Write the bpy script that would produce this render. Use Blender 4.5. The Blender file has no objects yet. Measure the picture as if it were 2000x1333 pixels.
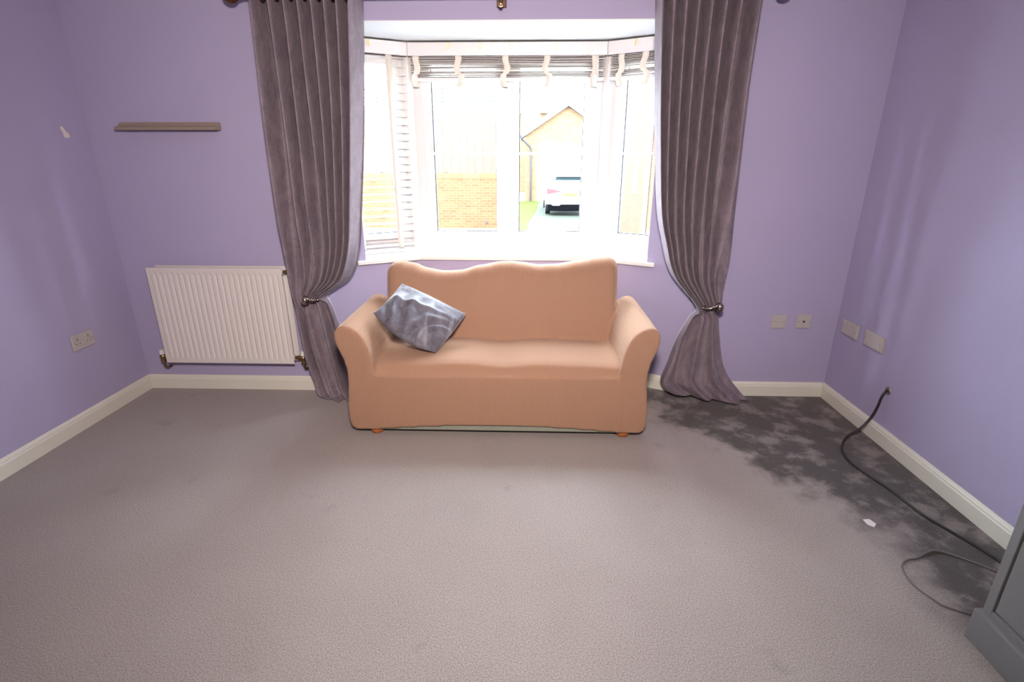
import bpy, bmesh, math, random
from mathutils import Vector, Matrix, noise as mnoise
C = bpy.context.scene.collection
scene = bpy.context.scene
PI = math.pi
random.seed(7)

# ------------------------------------------------------------------ camera
cam_d = bpy.data.cameras.new('camera')
cam_d.sensor_width = 36.0
cam_d.lens = 1024.78 * 36.0 / 2000.0
cam_d.clip_start = 0.02
cam_d.clip_end = 300
cam = bpy.data.objects.new('camera', cam_d)
C.objects.link(cam)
YAW, PIT, ROLL = 0.0298, 0.3388, 0.0007
F = Vector((-math.sin(YAW)*math.cos(PIT), math.cos(YAW)*math.cos(PIT), -math.sin(PIT)))
Rv = Vector((math.cos(YAW), math.sin(YAW), 0))
U = Rv.cross(F)
R2 = math.cos(ROLL)*Rv + math.sin(ROLL)*U
U2 = -math.sin(ROLL)*Rv + math.cos(ROLL)*U
m = Matrix.Identity(4)
for i in range(3):
    m[i][0] = R2[i]; m[i][1] = U2[i]; m[i][2] = -F[i]
m[0][3], m[1][3], m[2][3] = 0.0, -3.119, 1.45
cam.matrix_world = m
scene.camera = cam

# ------------------------------------------------------------------ sky, lights, exposure
scene.view_settings.view_transform = 'Standard'
scene.view_settings.look = 'None'
scene.view_settings.gamma = 1.0
scene.view_settings.use_curve_mapping = False
scene.view_settings.exposure = 0.0
world = bpy.data.worlds.new('overcast_sky')
scene.world = world
world.use_nodes = True
wb = world.node_tree.nodes['Background']
wb.inputs['Color'].default_value = (0.80, 0.91, 1.0, 1)
wb.inputs['Strength'].default_value = 42.0

def area_light(name, loc, target, size, power, color, spread=180):
    d = bpy.data.lights.new(name, 'AREA')
    d.shape = 'DISK'; d.size = size; d.energy = power; d.color = color
    d.spread = math.radians(spread)
    o = bpy.data.objects.new(name, d); C.objects.link(o)
    o.location = loc
    o.rotation_euler = (Vector(target)-Vector(loc)).to_track_quat('-Z', 'Y').to_euler()
    return o
# the photographer's flash, above the camera, and the room's own ceiling lamp behind it
area_light('camera_flash', (0.02, -3.05, 1.95), (-0.28, 0.0, 0.90), 0.22, 47, (1.0, 0.86, 0.77), 122)
area_light('ceiling_lamp', (-0.2, -3.6, 2.34), (-0.2, -3.6, 0), 0.5, 6, (1.0, 0.88, 0.78))

# ------------------------------------------------------------------ materials
def new_mat(name):
    mt = bpy.data.materials.new(name); mt.use_nodes = True
    return mt, mt.node_tree, mt.node_tree.nodes['Principled BSDF']
def nd(nt, typ, **kw):
    n = nt.nodes.new(typ)
    for k, v in kw.items(): setattr(n, k, v)
    return n
def mth(nt, op, a, b=None, clamp=False):
    n = nt.nodes.new('ShaderNodeMath'); n.operation = op; n.use_clamp = clamp
    for i, v in enumerate((a, b)):
        if v is None: continue
        if isinstance(v, (int, float)): n.inputs[i].default_value = v
        else: nt.links.new(v, n.inputs[i])
    return n.outputs[0]
def mixc(nt, fac, a, b):
    n = nt.nodes.new('ShaderNodeMix'); n.data_type = 'RGBA'
    for idx, v in ((0, fac), (6, a), (7, b)):
        if isinstance(v, (int, float)): n.inputs[idx].default_value = v
        elif isinstance(v, tuple): n.inputs[idx].default_value = (*v[:3], 1)
        else: nt.links.new(v, n.inputs[idx])
    return n.outputs[2]
def noise_fac(nt, scale, detail=3, rough=0.5, vec=None, dist=0.0):
    n = nt.nodes.new('ShaderNodeTexNoise')
    n.inputs['Scale'].default_value = scale; n.inputs['Detail'].default_value = detail
    n.inputs['Roughness'].default_value = rough; n.inputs['Distortion'].default_value = dist
    if vec is None: vec = nt.nodes.new('ShaderNodeTexCoord').outputs['Object']
    nt.links.new(vec, n.inputs['Vector'])
    return n.outputs['Fac']
def bump(nt, bs, h, strength, dist):
    b = nt.nodes.new('ShaderNodeBump')
    b.inputs['Strength'].default_value = strength; b.inputs['Distance'].default_value = dist
    nt.links.new(h, b.inputs['Height']); nt.links.new(b.outputs[0], bs.inputs['Normal'])
def simple(name, col, rough=0.5, metal=0.0, var=0.06, scale=9, bmp=0.0, spec=0.5):
    mt, nt, bs = new_mat(name)
    f = noise_fac(nt, scale, 4)
    lo = tuple(c*(1-var) for c in col); hi = tuple(min(1, c*(1+var)) for c in col)
    nt.links.new(mixc(nt, f, lo, hi), bs.inputs['Base Color'])
    bs.inputs['Roughness'].default_value = rough; bs.inputs['Metallic'].default_value = metal
    bs.inputs['Specular IOR Level'].default_value = spec
    if bmp:
        bump(nt, bs, noise_fac(nt, 350, 2), bmp, 0.002)
    return mt
M = {}
M['wall'] = simple('lilac_wall_paint', (0.425, 0.385, 0.575), 0.75, var=0.035, scale=3.0, bmp=0.08, spec=0.25)
M['ceiling'] = simple('white_ceiling_paint', (0.82, 0.82, 0.80), 0.85, var=0.02)
M['trim'] = simple('cream_gloss_paint', (0.74, 0.72, 0.64), 0.4, var=0.04, scale=5)
M['upvc'] = simple('white_window_plastic', (0.88, 0.87, 0.86), 0.3, var=0.015)
M['sill'] = simple('white_sill_paint', (0.86, 0.86, 0.86), 0.35, var=0.015)
M['gasket'] = simple('black_window_gasket', (0.03, 0.03, 0.035), 0.6)
M['radiator'] = simple('white_radiator_enamel', (0.72, 0.675, 0.657), 0.35, var=0.02)
M['radiator_inner'] = simple('white_convector_fins', (0.62, 0.64, 0.62), 0.5, var=0.02)
M['brass'] = simple('aged_brass', (0.32, 0.22, 0.11), 0.35, 1.0, var=0.2, scale=60)
M['pipe'] = simple('white_painted_pipe', (0.72, 0.72, 0.7), 0.4)
M['plate'] = simple('white_socket_plastic', (0.50, 0.46, 0.45), 0.4, var=0.02)
M['black'] = simple('black_plastic', (0.015, 0.015, 0.017), 0.5)
M['screw'] = simple('dull_screw_metal', (0.30, 0.29, 0.28), 0.4, 0.8)
M['cable_black'] = simple('black_cable_sheath', (0.018, 0.017, 0.018), 0.45)
M['cable_grey'] = simple('grey_cable_sheath', (0.14, 0.135, 0.13), 0.5)
M['pole'] = simple('dark_bronze_pole', (0.10, 0.055, 0.04), 0.35, 0.6, var=0.15)
M['finial'] = simple('mottled_bronze_ball', (0.17, 0.07, 0.035), 0.25, 0.5, var=0.5, scale=70)
M['steel'] = simple('antique_nickel', (0.42, 0.36, 0.31), 0.22, 1.0, var=0.1, scale=40)
M['gold'] = simple('polished_brass', (0.95, 0.62, 0.28), 0.2, 1.0, var=0.05)
M['shelf'] = simple('taupe_painted_wood', (0.32, 0.25, 0.20), 0.5, var=0.08, scale=30)
M['plaster'] = simple('bare_plaster', (0.80, 0.72, 0.68), 0.9, var=0.12, scale=90)
M['slat'] = simple('white_painted_slats', (0.72, 0.68, 0.66), 0.4, var=0.02)
M['tape'] = simple('cream_ladder_tape', (0.86, 0.78, 0.68), 0.85, var=0.05, scale=120)
M['valance'] = simple('white_valance_board', (0.84, 0.83, 0.82), 0.35, var=0.02)
M['clip'] = simple('gilt_valance_clip', (0.85, 0.72, 0.40), 0.35, 0.6)
M['cabinet'] = simple('grey_painted_cabinet', (0.150, 0.146, 0.150), 0.5, var=0.05, scale=14)
M['foot'] = simple('orange_varnished_beech', (0.42, 0.13, 0.03), 0.3, var=0.2, scale=30)
M['under'] = simple('grey_green_woven_lining', (0.27, 0.29, 0.24), 0.9, var=0.25, scale=120)
M['paper'] = simple('white_paper_scrap', (0.75, 0.72, 0.72), 0.8)

# carpet: worn grey pile, with an unfaded dark strip where furniture stood along the right wall
mt, nt, bs = new_mat('grey_carpet_pile')
tc = nd(nt, 'ShaderNodeTexCoord'); vec = tc.outputs['Object']
sep = nd(nt, 'ShaderNodeSeparateXYZ'); nt.links.new(vec, sep.inputs[0])
mr = nd(nt, 'ShaderNodeMapRange'); nt.links.new(sep.outputs['Y'], mr.inputs[0])
mr.inputs[1].default_value = -2.6; mr.inputs[2].default_value = 0.4
fc = nd(nt, 'ShaderNodeFloatCurve')
cv = fc.mapping.curves[0]
gpts = [(-2.6, 1.36), (-1.9, 1.37), (-1.6, 1.37), (-1.34, 1.42), (-1.06, 1.27), (-0.85, 1.17), (-0.62, 0.98), (-0.42, 0.80), (-0.2, 0.72), (0.4, 0.70)]
for i, (yy, xx) in enumerate(gpts):
    p = ((yy+2.6)/3.0, (xx-0.5)/1.5)
    if i == 0: cv.points[0].location = p
    elif i == len(gpts)-1: cv.points[-1].location = p
    else: cv.points.new(*p)
fc.mapping.update()
nt.links.new(mr.outputs[0], fc.inputs['Value'])
g = mth(nt, 'MULTIPLY_ADD', fc.outputs[0], 1.5)
g.node.inputs[2].default_value = 0.5
n1 = noise_fac(nt, 4.6, 5, 0.62, vec, 0.15)
n2 = noise_fac(nt, 6.5, 5, 0.64, vec, 0.1)
s = mth(nt, 'SUBTRACT', sep.outputs['X'], g)
# ragged edge towards the window, crisp old furniture line nearer the camera
rag = mth(nt, 'MULTIPLY', mth(nt, 'SUBTRACT', n1, 0.5), 0.9)
ragk = nd(nt, 'ShaderNodeMapRange'); nt.links.new(sep.outputs['Y'], ragk.inputs[0])
ragk.inputs[1].default_value = -1.5; ragk.inputs[2].default_value = -0.9
ragk.inputs[3].default_value = 0.18; ragk.inputs[4].default_value = 1.0
s = mth(nt, 'ADD', s, mth(nt, 'MULTIPLY', rag, ragk.outputs[0]))
mask = nd(nt, 'ShaderNodeMapRange', interpolation_type='SMOOTHSTEP')
nt.links.new(s, mask.inputs[0]); mask.inputs[1].default_value = -0.06; mask.inputs[2].default_value = 0.19
mott = nd(nt, 'ShaderNodeMapRange', interpolation_type='SMOOTHSTEP')
nt.links.new(n2, mott.inputs[0]); mott.inputs[1].default_value = 0.46; mott.inputs[2].default_value = 0.66
mott.inputs[3].default_value = 1.0; mott.inputs[4].default_value = 0.42
dark = mth(nt, 'MULTIPLY', mask.outputs[0], mott.outputs[0])
fine = noise_fac(nt, 210, 3, 0.7, vec)
mid = noise_fac(nt, 1.7, 4, 0.55, vec, 0.3)
lightc = mixc(nt, mid, (0.268, 0.226, 0.214), (0.352, 0.306, 0.294))
darkc = mixc(nt, n1, (0.046, 0.035, 0.033), (0.080, 0.066, 0.065))
spots = nd(nt, 'ShaderNodeMapRange', interpolation_type='SMOOTHSTEP')
nt.links.new(noise_fac(nt, 5.5, 3, 0.5, vec, 0.2), spots.inputs[0])
spots.inputs[1].default_value = 0.66; spots.inputs[2].default_value = 0.76; spots.inputs[4].default_value = 0.35
lightc = mixc(nt, spots.outputs[0], lightc, (0.17, 0.15, 0.15))
base = mixc(nt, dark, lightc, darkc)
fr = nd(nt, 'ShaderNodeMapRange'); nt.links.new(fine, fr.inputs[0])
fr.inputs[1].default_value = 0.3; fr.inputs[2].default_value = 0.7; fr.inputs[3].default_value = 0.55; fr.inputs[4].default_value = 1.42
vm = nd(nt, 'ShaderNodeVectorMath', operation='SCALE')
nt.links.new(base, vm.inputs[0]); nt.links.new(fr.outputs[0], vm.inputs['Scale'])
nt.links.new(vm.outputs[0], bs.inputs['Base Color'])
bs.inputs['Roughness'].default_value = 0.95
bs.inputs['Specular IOR Level'].default_value = 0.15
bs.inputs['Sheen Weight'].default_value = 0.35; bs.inputs['Sheen Roughness'].default_value = 0.45
hh = mth(nt, 'ADD', fine, mth(nt, 'MULTIPLY', noise_fac(nt, 70, 3, 0.6, vec), 0.4))
bump(nt, bs, hh, 0.28, 0.004)
M['carpet'] = mt

# stretch slipcover: tan ribbed cloth
mt, nt, bs = new_mat('tan_ribbed_stretch_cover')
tc = nd(nt, 'ShaderNodeTexCoord'); sep = nd(nt, 'ShaderNodeSeparateXYZ'); nt.links.new(tc.outputs['Object'], sep.inputs[0])
nz = noise_fac(nt, 14, 2, 0.5, tc.outputs['Object'])
ph = mth(nt, 'MULTIPLY', mth(nt, 'ADD', sep.outputs['X'], mth(nt, 'MULTIPLY', nz, 0.012)), 2*PI/0.0095)
ribx = mth(nt, 'SINE', ph)
ribz = mth(nt, 'SINE', mth(nt, 'MULTIPLY', mth(nt, 'ADD', sep.outputs['Z'], sep.outputs['Y']), 2*PI/0.012))
rib = mth(nt, 'ADD', mth(nt, 'MULTIPLY', ribx, 0.5), mth(nt, 'MULTIPLY', mth(nt, 'MULTIPLY', ribz, ribx), 0.3))
fac = mth(nt, 'MULTIPLY_ADD', rib, 0.5); fac.node.inputs[2].default_value = 0.5
cc = mixc(nt, fac, (0.325, 0.183, 0.120), (0.372, 0.216, 0.144))
nt.links.new(cc, bs.inputs['Base Color'])
bs.inputs['Roughness'].default_value = 0.9; bs.inputs['Specular IOR Level'].default_value = 0.2
bs.inputs['Sheen Weight'].default_value = 0.25; bs.inputs['Sheen Tint'].default_value = (1, 0.85, 0.7, 1)
bump(nt, bs, rib, 0.35, 0.0012)
M['cover'] = mt

def velvet(name, lo, hi, sheen, scale):
    mt, nt, bs = new_mat(name)
    tc = nd(nt, 'ShaderNodeTexCoord'); mp = nd(nt, 'ShaderNodeMapping')
    nt.links.new(tc.outputs['Object'], mp.inputs[0]); mp.inputs['Scale'].default_value = (1, 1, 0.45)
    f1 = noise_fac(nt, scale, 5, 0.65, mp.outputs[0], 1.2)
    f2 = noise_fac(nt, scale*9, 3, 0.6, mp.outputs[0])
    f = mth(nt, 'ADD', mth(nt, 'MULTIPLY', f1, 0.65), mth(nt, 'MULTIPLY', f2, 0.35))
    k = nd(nt, 'ShaderNodeMapRange'); nt.links.new(f, k.inputs[0]); k.inputs[1].default_value = 0.36; k.inputs[2].default_value = 0.66
    nt.links.new(mixc(nt, k.outputs[0], lo, hi), bs.inputs['Base Color'])
    bs.inputs['Roughness'].default_value = 0.55; bs.inputs['Specular IOR Level'].default_value = 0.35
    bs.inputs['Sheen Weight'].default_value = sheen; bs.inputs['Sheen Roughness'].default_value = 0.35
    bump(nt, bs, f2, 0.25, 0.002)
    return mt
M['velvet'] = velvet('mauve_grey_crushed_velvet', (0.155, 0.120, 0.150), (0.265, 0.215, 0.255), 0.15, 16)
M['cushion'] = velvet('slate_crushed_velvet', (0.070, 0.064, 0.085), (0.17, 0.16, 0.20), 0.45, 18)
mt = M['cushion']; nt = mt.node_tree; bs = nt.nodes['Principled BSDF']
tc = nd(nt, 'ShaderNodeTexCoord'); mp = nd(nt, 'ShaderNodeMapping'); nt.links.new(tc.outputs['Object'], mp.inputs[0])
mp.inputs['Rotation'].default_value = (0, math.radians(-28), 0); mp.inputs['Scale'].default_value = (16, 6, 5)
st = nd(nt, 'ShaderNodeMapRange', interpolation_type='SMOOTHSTEP'); nt.links.new(noise_fac(nt, 1.0, 3, 0.5, mp.outputs[0], 0.25), st.inputs[0])
st.inputs[1].default_value = 0.50; st.inputs[2].default_value = 0.66
oldc = bs.inputs['Base Color'].links[0].from_socket
nt.links.new(mixc(nt, st.outputs[0], oldc, (0.24, 0.235, 0.285)), bs.inputs['Base Color'])
M['lining'] = simple('pale_curtain_lining', (0.55, 0.53, 0.60), 0.8, var=0.05, scale=20)

# window glass: see-through with a faint reflection
mt, nt, bs = new_mat('clear_window_glass')
out = nt.nodes['Material Output']; nt.nodes.remove(bs)
tr = nd(nt, 'ShaderNodeBsdfTransparent'); tr.inputs[0].default_value = (0.97, 0.985, 0.985, 1)
gl = nd(nt, 'ShaderNodeBsdfGlossy'); gl.inputs['Roughness'].default_value = 0.02
mx = nd(nt, 'ShaderNodeMixShader'); mx.inputs[0].default_value = 0.05
nt.links.new(tr.outputs[0], mx.inputs[1]); nt.links.new(gl.outputs[0], mx.inputs[2]); nt.links.new(mx.outputs[0], out.inputs[0])
M['glass'] = mt

def brick_mat(name, axis, c1, c2, mortar, bw=0.225, bh=0.075, soldier=False):
    mt, nt, bs = new_mat(name)
    tc = nd(nt, 'ShaderNodeTexCoord'); sep = nd(nt, 'ShaderNodeSeparateXYZ'); nt.links.new(tc.outputs['Object'], sep.inputs[0])
    cb = nd(nt, 'ShaderNodeCombineXYZ')
    nt.links.new(sep.outputs[axis], cb.inputs[0]); nt.links.new(sep.outputs['Z'], cb.inputs[1])
    br = nd(nt, 'ShaderNodeTexBrick'); nt.links.new(cb.outputs[0], br.inputs['Vector'])
    br.inputs['Color1'].default_value = (*c1, 1); br.inputs['Color2'].default_value = (*c2, 1); br.inputs['Mortar'].default_value = (*mortar, 1)
    br.inputs['Scale'].default_value = 1.0; br.inputs['Brick Width'].default_value = bw; br.inputs['Row Height'].default_value = bh
    br.inputs['Mortar Size'].default_value = 0.006; br.inputs['Bias'].default_value = 0.0
    if soldier: br.offset = 0.0
    f = noise_fac(nt, 3.0, 4, 0.6, tc.outputs['Object'])
    nt.links.new(mixc(nt, mth(nt, 'MULTIPLY', f, 0.35), br.outputs['Color'], (0.15, 0.11, 0.06)), bs.inputs['Base Color'])
    bs.inputs['Roughness'].default_value = 0.9; bs.inputs['Specular IOR Level'].default_value = 0.1
    return mt
M['brick_x'] = brick_mat('orange_brickwork', 'X', (0.0709, 0.024, 0.00969), (0.1022, 0.03858, 0.01664), (0.1668, 0.07473, 0.04754))
M['brick_y'] = brick_mat('pale_orange_brickwork', 'Y', (0.05065, 0.02513, 0.01459), (0.06806, 0.03612, 0.02173), (0.1099, 0.06788, 0.05319))
M['brick_g'] = brick_mat('buff_brickwork', 'X', (0.08899, 0.04721, 0.0221), (0.1268, 0.07245, 0.04043), (0.2137, 0.1273, 0.08952))
M['coping'] = brick_mat('soldier_brick_coping', 'X', (0.09488, 0.04208, 0.01594), (0.1115, 0.05469, 0.02656), (0.145, 0.08411, 0.05312), 0.085, 0.5, True)
M['fence'] = simple('weathered_fence_timber', (0.06426, 0.04136, 0.02999), 0.9, var=0.3, scale=6)
M['white_ext'] = simple('white_exterior_paint', (0.85, 0.85, 0.85), 0.5, var=0.02)
M['roof'] = simple('pale_roof_tiles', (0.08125, 0.065, 0.05687), 0.8, var=0.15, scale=12)
M['verge'] = simple('pale_verge_board', (0.1125, 0.1463, 0.1603), 0.6)
M['grass'] = simple('bright_lawn_grass', (0.02495, 0.04638, 0.001154), 0.9, var=0.35, scale=22, spec=0.1)
M['drive'] = simple('damp_tarmac_drive', (0.02953, 0.03479, 0.02625), 0.9, var=0.16, scale=4, spec=0.1)
M['pavement'] = simple('pale_paving', (0.26, 0.255, 0.25), 0.9, var=0.1)
M['car_white'] = simple('white_car_paint', (0.85, 0.85, 0.86), 0.2, var=0.01)
M['car_black'] = simple('black_car_trim', (0.0018, 0.002, 0.003), 0.9, var=0.6, scale=25, spec=0.05)
M['car_glass'] = simple('tinted_car_glass', (0.01312, 0.02625, 0.03062), 0.15)
M['car_red'] = simple('red_tail_lamp', (0.07, 0.006, 0.009), 0.2)
M['car_chrome'] = simple('chrome_exhaust', (0.5, 0.55, 0.6), 0.2, 1.0)
M['car_plate'] = simple('yellow_number_plate', (0.11, 0.08504, 0.025), 0.4)
M['tyre'] = simple('black_tyre_rubber', (0.002, 0.002, 0.002), 0.8)
M['darkpipe'] = simple('plum_black_downpipe', (0.006, 0.003, 0.006), 0.5)

# ------------------------------------------------------------------ mesh helpers
class MB:
    def __init__(s): s.bm = bmesh.new()
    def box(s, x0, x1, y0, y1, z0, z1, bev=0.0, mat=None):
        r = bmesh.ops.create_cube(s.bm, size=1.0)
        vs = r['verts']
        for v in vs:
            v.co = Vector((x0+(v.co.x+.5)*(x1-x0), y0+(v.co.y+.5)*(y1-y0), z0+(v.co.z+.5)*(z1-z0)))
        if bev:
            es = list({e for v in vs for e in v.link_edges})
            q = bmesh.ops.bevel(s.bm, geom=es, offset=bev, segments=2, affect='EDGES', profile=0.5)
            vs = list({v for f in q['faces'] for v in f.verts} | {v for v in vs if v.is_valid})
        if mat is not None:
            bmesh.ops.transform(s.bm, matrix=mat, verts=vs)
        return s
    def cyl(s, p, q, r, r2=None, n=20):
        return s.tube([p, q], [r, r if r2 is None else r2], n)
    def tube(s, pts, rad, n=10, cap=True):
        pts = [Vector(p) for p in pts]
        if isinstance(rad, (int, float)): rad = [rad]*len(pts)
        rings = []; prev = None
        for i, p in enumerate(pts):
            t = (pts[min(i+1, len(pts)-1)]-pts[max(i-1, 0)]).normalized()
            if prev is None:
                a = Vector((0, 0, 1)) if abs(t.z) < .9 else Vector((1, 0, 0))
                u = t.cross(a).normalized()
            else:
                u = (prev - t*prev.dot(t)).normalized()
            prev = u; w = t.cross(u)
            rings.append([s.bm.verts.new(p+rad[i]*(math.cos(2*PI*k/n)*u+math.sin(2*PI*k/n)*w)) for k in range(n)])
        for a, b in zip(rings, rings[1:]):
            for k in range(n):
                s.bm.faces.new((a[k], a[(k+1) % n], b[(k+1) % n], b[k]))
        if cap:
            s.bm.faces.new(rings[0][::-1]); s.bm.faces.new(rings[-1])
        return s
    def ball(s, c, r, sc=(1, 1, 1), seg=24):
        q = bmesh.ops.create_uvsphere(s.bm, u_segments=seg, v_segments=seg//2, radius=r)
        for v in q['verts']:
            v.co = Vector(c)+Vector((v.co.x*sc[0], v.co.y*sc[1], v.co.z*sc[2]))
        return s
    def prism(s, poly, fn, t0, t1):
        """extrude a 2-D polygon: fn(a, b, t) -> point"""
        A = [s.bm.verts.new(fn(a, b, t0)) for a, b in poly]; B = [s.bm.verts.new(fn(a, b, t1)) for a, b in poly]
        n = len(poly)
        for k in range(n): s.bm.faces.new((A[k], A[(k+1) % n], B[(k+1) % n], B[k]))
        s.bm.faces.new(A[::-1]); s.bm.faces.new(B)
        return s
    def grid(s, rows, closed_u=False):
        V = [[s.bm.verts.new(p) for p in r] for r in rows]
        for a, b in zip(V, V[1:]):
            n = len(a)
            for k in range(n if closed_u else n-1):
                s.bm.faces.new((a[k], a[(k+1) % n], b[(k+1) % n], b[k]))
        return s
    def build(s, name, mat, parent=None, smooth=None, solid=0.0, bevel=0.0, keep=False):
        bmesh.ops.recalc_face_normals(s.bm, faces=s.bm.faces)
        me = bpy.data.meshes.new(name)
        s.bm.to_mesh(me); s.bm.free()
        o = bpy.data.objects.new(name, me); C.objects.link(o)
        me.materials.append(mat)
        if parent is not None:
            o.parent = parent
            o.matrix_parent_inverse = Matrix.Translation(-parent.location) if not keep else Matrix.Identity(4)
            if not keep and parent.parent is not None:
                o.matrix_parent_inverse = Matrix.Identity(4)
        if smooth is not None:
            for p in me.polygons: p.use_smooth = True
            if smooth < 180:
                bm2 = bmesh.new(); bm2.from_mesh(me)
                for e in bm2.edges:
                    if len(e.link_faces) == 2 and e.calc_face_angle(0) > math.radians(smooth): e.smooth = False
                bm2.to_mesh(me); bm2.free()
        if solid:
            md = o.modifiers.new('thickness', 'SOLIDIFY'); md.thickness = solid; md.offset = 0
        if bevel:
            md = o.modifiers.new('soft_edges', 'BEVEL'); md.width = bevel; md.segments = 2; md.limit_method = 'ANGLE'
        return o
def tag(o, label, cat, group=None):
    o['label'] = label; o['category'] = cat
    if group: o['group'] = group
    return o
def struct(o, label, cat):
    o['kind'] = 'structure'; o['label'] = label; o['category'] = cat
    return o
def empty(name, loc=(0, 0, 0)):
    o = bpy.data.objects.new(name, None); C.objects.link(o); o.location = loc
    o.empty_display_size = 0.1
    return o
def catmull(pts, per=8):
    pts = [Vector(p) for p in pts]; out = []
    P = [2*pts[0]-pts[1]]+pts+[2*pts[-1]-pts[-2]]
    for i in range(1, len(P)-2):
        for k in range(per):
            t = k/per; a, b, c, d = P[i-1:i+3]
            out.append(0.5*((2*b)+(c-a)*t+(2*a-5*b+4*c-d)*t*t+(3*b-a-3*c+d)*t**3))
    out.append(pts[-1]); return out

# ------------------------------------------------------------------ room shell
XL, XR, YF, HC = -2.489, 1.894, -4.6, 2.42
ZB = 2.116                       # ceiling of the bay
XC = -0.14                       # centre of the bay
HW, DEP = 0.572, 0.33            # half width and depth of the bay's front wall
XM = 1.15                        # half width of the bay mouth
dirv = Vector((XM-HW, -DEP, 0)).normalized()     # right side wall, from its corner to the room
nrm = Vector((-dirv.y, dirv.x, 0))               # outward normal of the right side wall
TH = math.tan(0.5*math.acos(dirv.x))
def bay(d):
    """plan points of the bay line moved outward by d: left mouth, left corner, right corner, right mouth"""
    cx = HW+TH*d; cy = DEP+d
    L = cy/(-dirv.y)
    mx = cx+L*dirv.x
    return [Vector((XC-mx, 0, 0)), Vector((XC-cx, cy, 0)), Vector((XC+cx, cy, 0)), Vector((XC+mx, 0, 0))]
B0 = bay(0)
fl = MB()
poly = [(XL, YF), (XR, YF), (XR, 0), (B0[3].x, 0), (B0[2].x, B0[2].y), (B0[1].x, B0[1].y), (B0[0].x, 0), (XL, 0)]
fl.prism(poly, lambda a, b, t: (a, b, t), -0.12, 0.0)
struct(fl.build('floor', M['carpet']), 'grey fitted carpet with dark stained strip along right wall', 'floor')
w = MB(); w.box(XL-0.12, XL, YF, 0.12, -0.12, HC); struct(w.build('wall_left', M['wall']), 'lilac painted wall on the left with one double socket', 'wall')
w = MB(); w.box(XR, XR+0.12, YF, 0.12, -0.12, HC); struct(w.build('wall_right', M['wall']), 'lilac painted wall on the right with cable hole', 'wall')
w = MB(); w.box(XL-0.12, XR+0.12, YF-0.12, YF, -0.12, HC); struct(w.build('wall_front', M['wall']), 'lilac wall behind the camera', 'wall')
w = MB()
w.box(XL, B0[0].x, 0, 0.12, -0.12, HC); w.box(B0[3].x, XR, 0, 0.12, -0.12, HC); w.box(B0[0].x, B0[3].x, 0, 0.12, ZB+.004, HC)
struct(w.build('wall_back', M['wall']), 'lilac window wall around the bay opening', 'wall')
w = MB(); w.box(XL-0.12, XR+0.12, YF-0.12, 0.12, HC, HC+0.1); struct(w.build('ceiling', M['ceiling']), 'white room ceiling', 'ceiling')
# bay wall: low wall under the sill, plus plaster piers beside the side windows
ZS = 0.815
DW = 0.24                        # window plane, outward of the inner wall face
SIDE = 0.358                     # side-window opening along the splayed wall
w = MB()
Bo = bay(DW+0.06)
def quad_prism(mb, pts, z0, z1): mb.prism([(p.x, p.y) for p in pts], lambda a, b, t: (a, b, t), z0, z1)
quad_prism(w, [B0[1], B0[2], Bo[2], Bo[1]], -0.12, ZS-0.012)
for sgn in (-1, 1):
    c0 = B0[2] if sgn > 0 else B0[1]; co = Bo[2] if sgn > 0 else Bo[1]
    dv = Vector((dirv.x*sgn, dirv.y, 0)); nv = Vector((nrm.x*sgn, nrm.y, 0))
    e0 = B0[3] if sgn > 0 else B0[0]
    em = e0+Vector((sgn*.03, .11, 0)); eo = co+dv*((co.y-.11)/(-dirv.y))
    quad_prism(w, [c0, e0, em, eo, co], -0.12, ZS-0.012)
    r0 = c0+dv*SIDE; ro = r0+nv*(DW+0.06)
    quad_prism(w, [r0, e0, em, eo, ro], ZS-0.012, ZB-.001)
struct(w.build('wall_bay', M['wall']), 'low lilac wall of the bay under the white sill', 'wall')
w = MB(); Bc = bay(DW+0.06)
ea = Bc[1]+Vector((-dirv.x, dirv.y, 0))*((Bc[1].y-.11)/(-dirv.y)); eb_ = Bc[2]+dirv*((Bc[2].y-.11)/(-dirv.y))
quad_prism(w, [B0[0]+Vector((0, .001, 0)), ea, Bc[1], Bc[2], eb_, B0[3]+Vector((0, .001, 0))], ZB, ZB+0.1)
bc = w.build('ceiling_bay', M['ceiling']); struct(bc, 'white lowered ceiling inside the window bay', 'ceiling')

# baseboards
prof = [(0, 0), (0.016, 0), (0.016, 0.068), (0.013, 0.073), (0.013, 0.079), (0.008, 0.088), (0.005, 0.094), (0, 0.094)]
def skirting(mb, p, q, inward, ext0=0, ext1=0):
    p = Vector(p); q = Vector(q); d = (q-p).normalized(); p = p-d*ext0; q = q+d*ext1
    A = [p+Vector(inward)*a+Vector((0, 0, b)) for a, b in prof]; B = [q+Vector(inward)*a+Vector((0, 0, b)) for a, b in prof]
    va = [mb.bm.verts.new(v) for v in A]; vb = [mb.bm.verts.new(v) for v in B]; n = len(prof)
    for k in range(n): mb.bm.faces.new((va[k], va[(k+1) % n], vb[(k+1) % n], vb[k]))
    mb.bm.faces.new(va[::-1]); mb.bm.faces.new(vb)
b = MB(); skirting(b, (XL, YF, 0), (XL, 0, 0), (1, 0, 0)); struct(b.build('baseboard_left', M['trim']), 'cream skirting board along the left wall', 'baseboard')
b = MB(); skirting(b, (XR, YF, 0), (XR, 0, 0), (-1, 0, 0)); struct(b.build('baseboard_right', M['trim']), 'cream skirting board along the right wall behind the black cable', 'baseboard')
b = MB(); skirting(b, (XL+0.016, 0, 0), B0[0], (0, -1, 0)); skirting(b, B0[3], (XR-0.016, 0, 0), (0, -1, 0))
struct(b.build('baseboard_back', M['trim']), 'cream skirting board along the window wall', 'baseboard')
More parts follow.
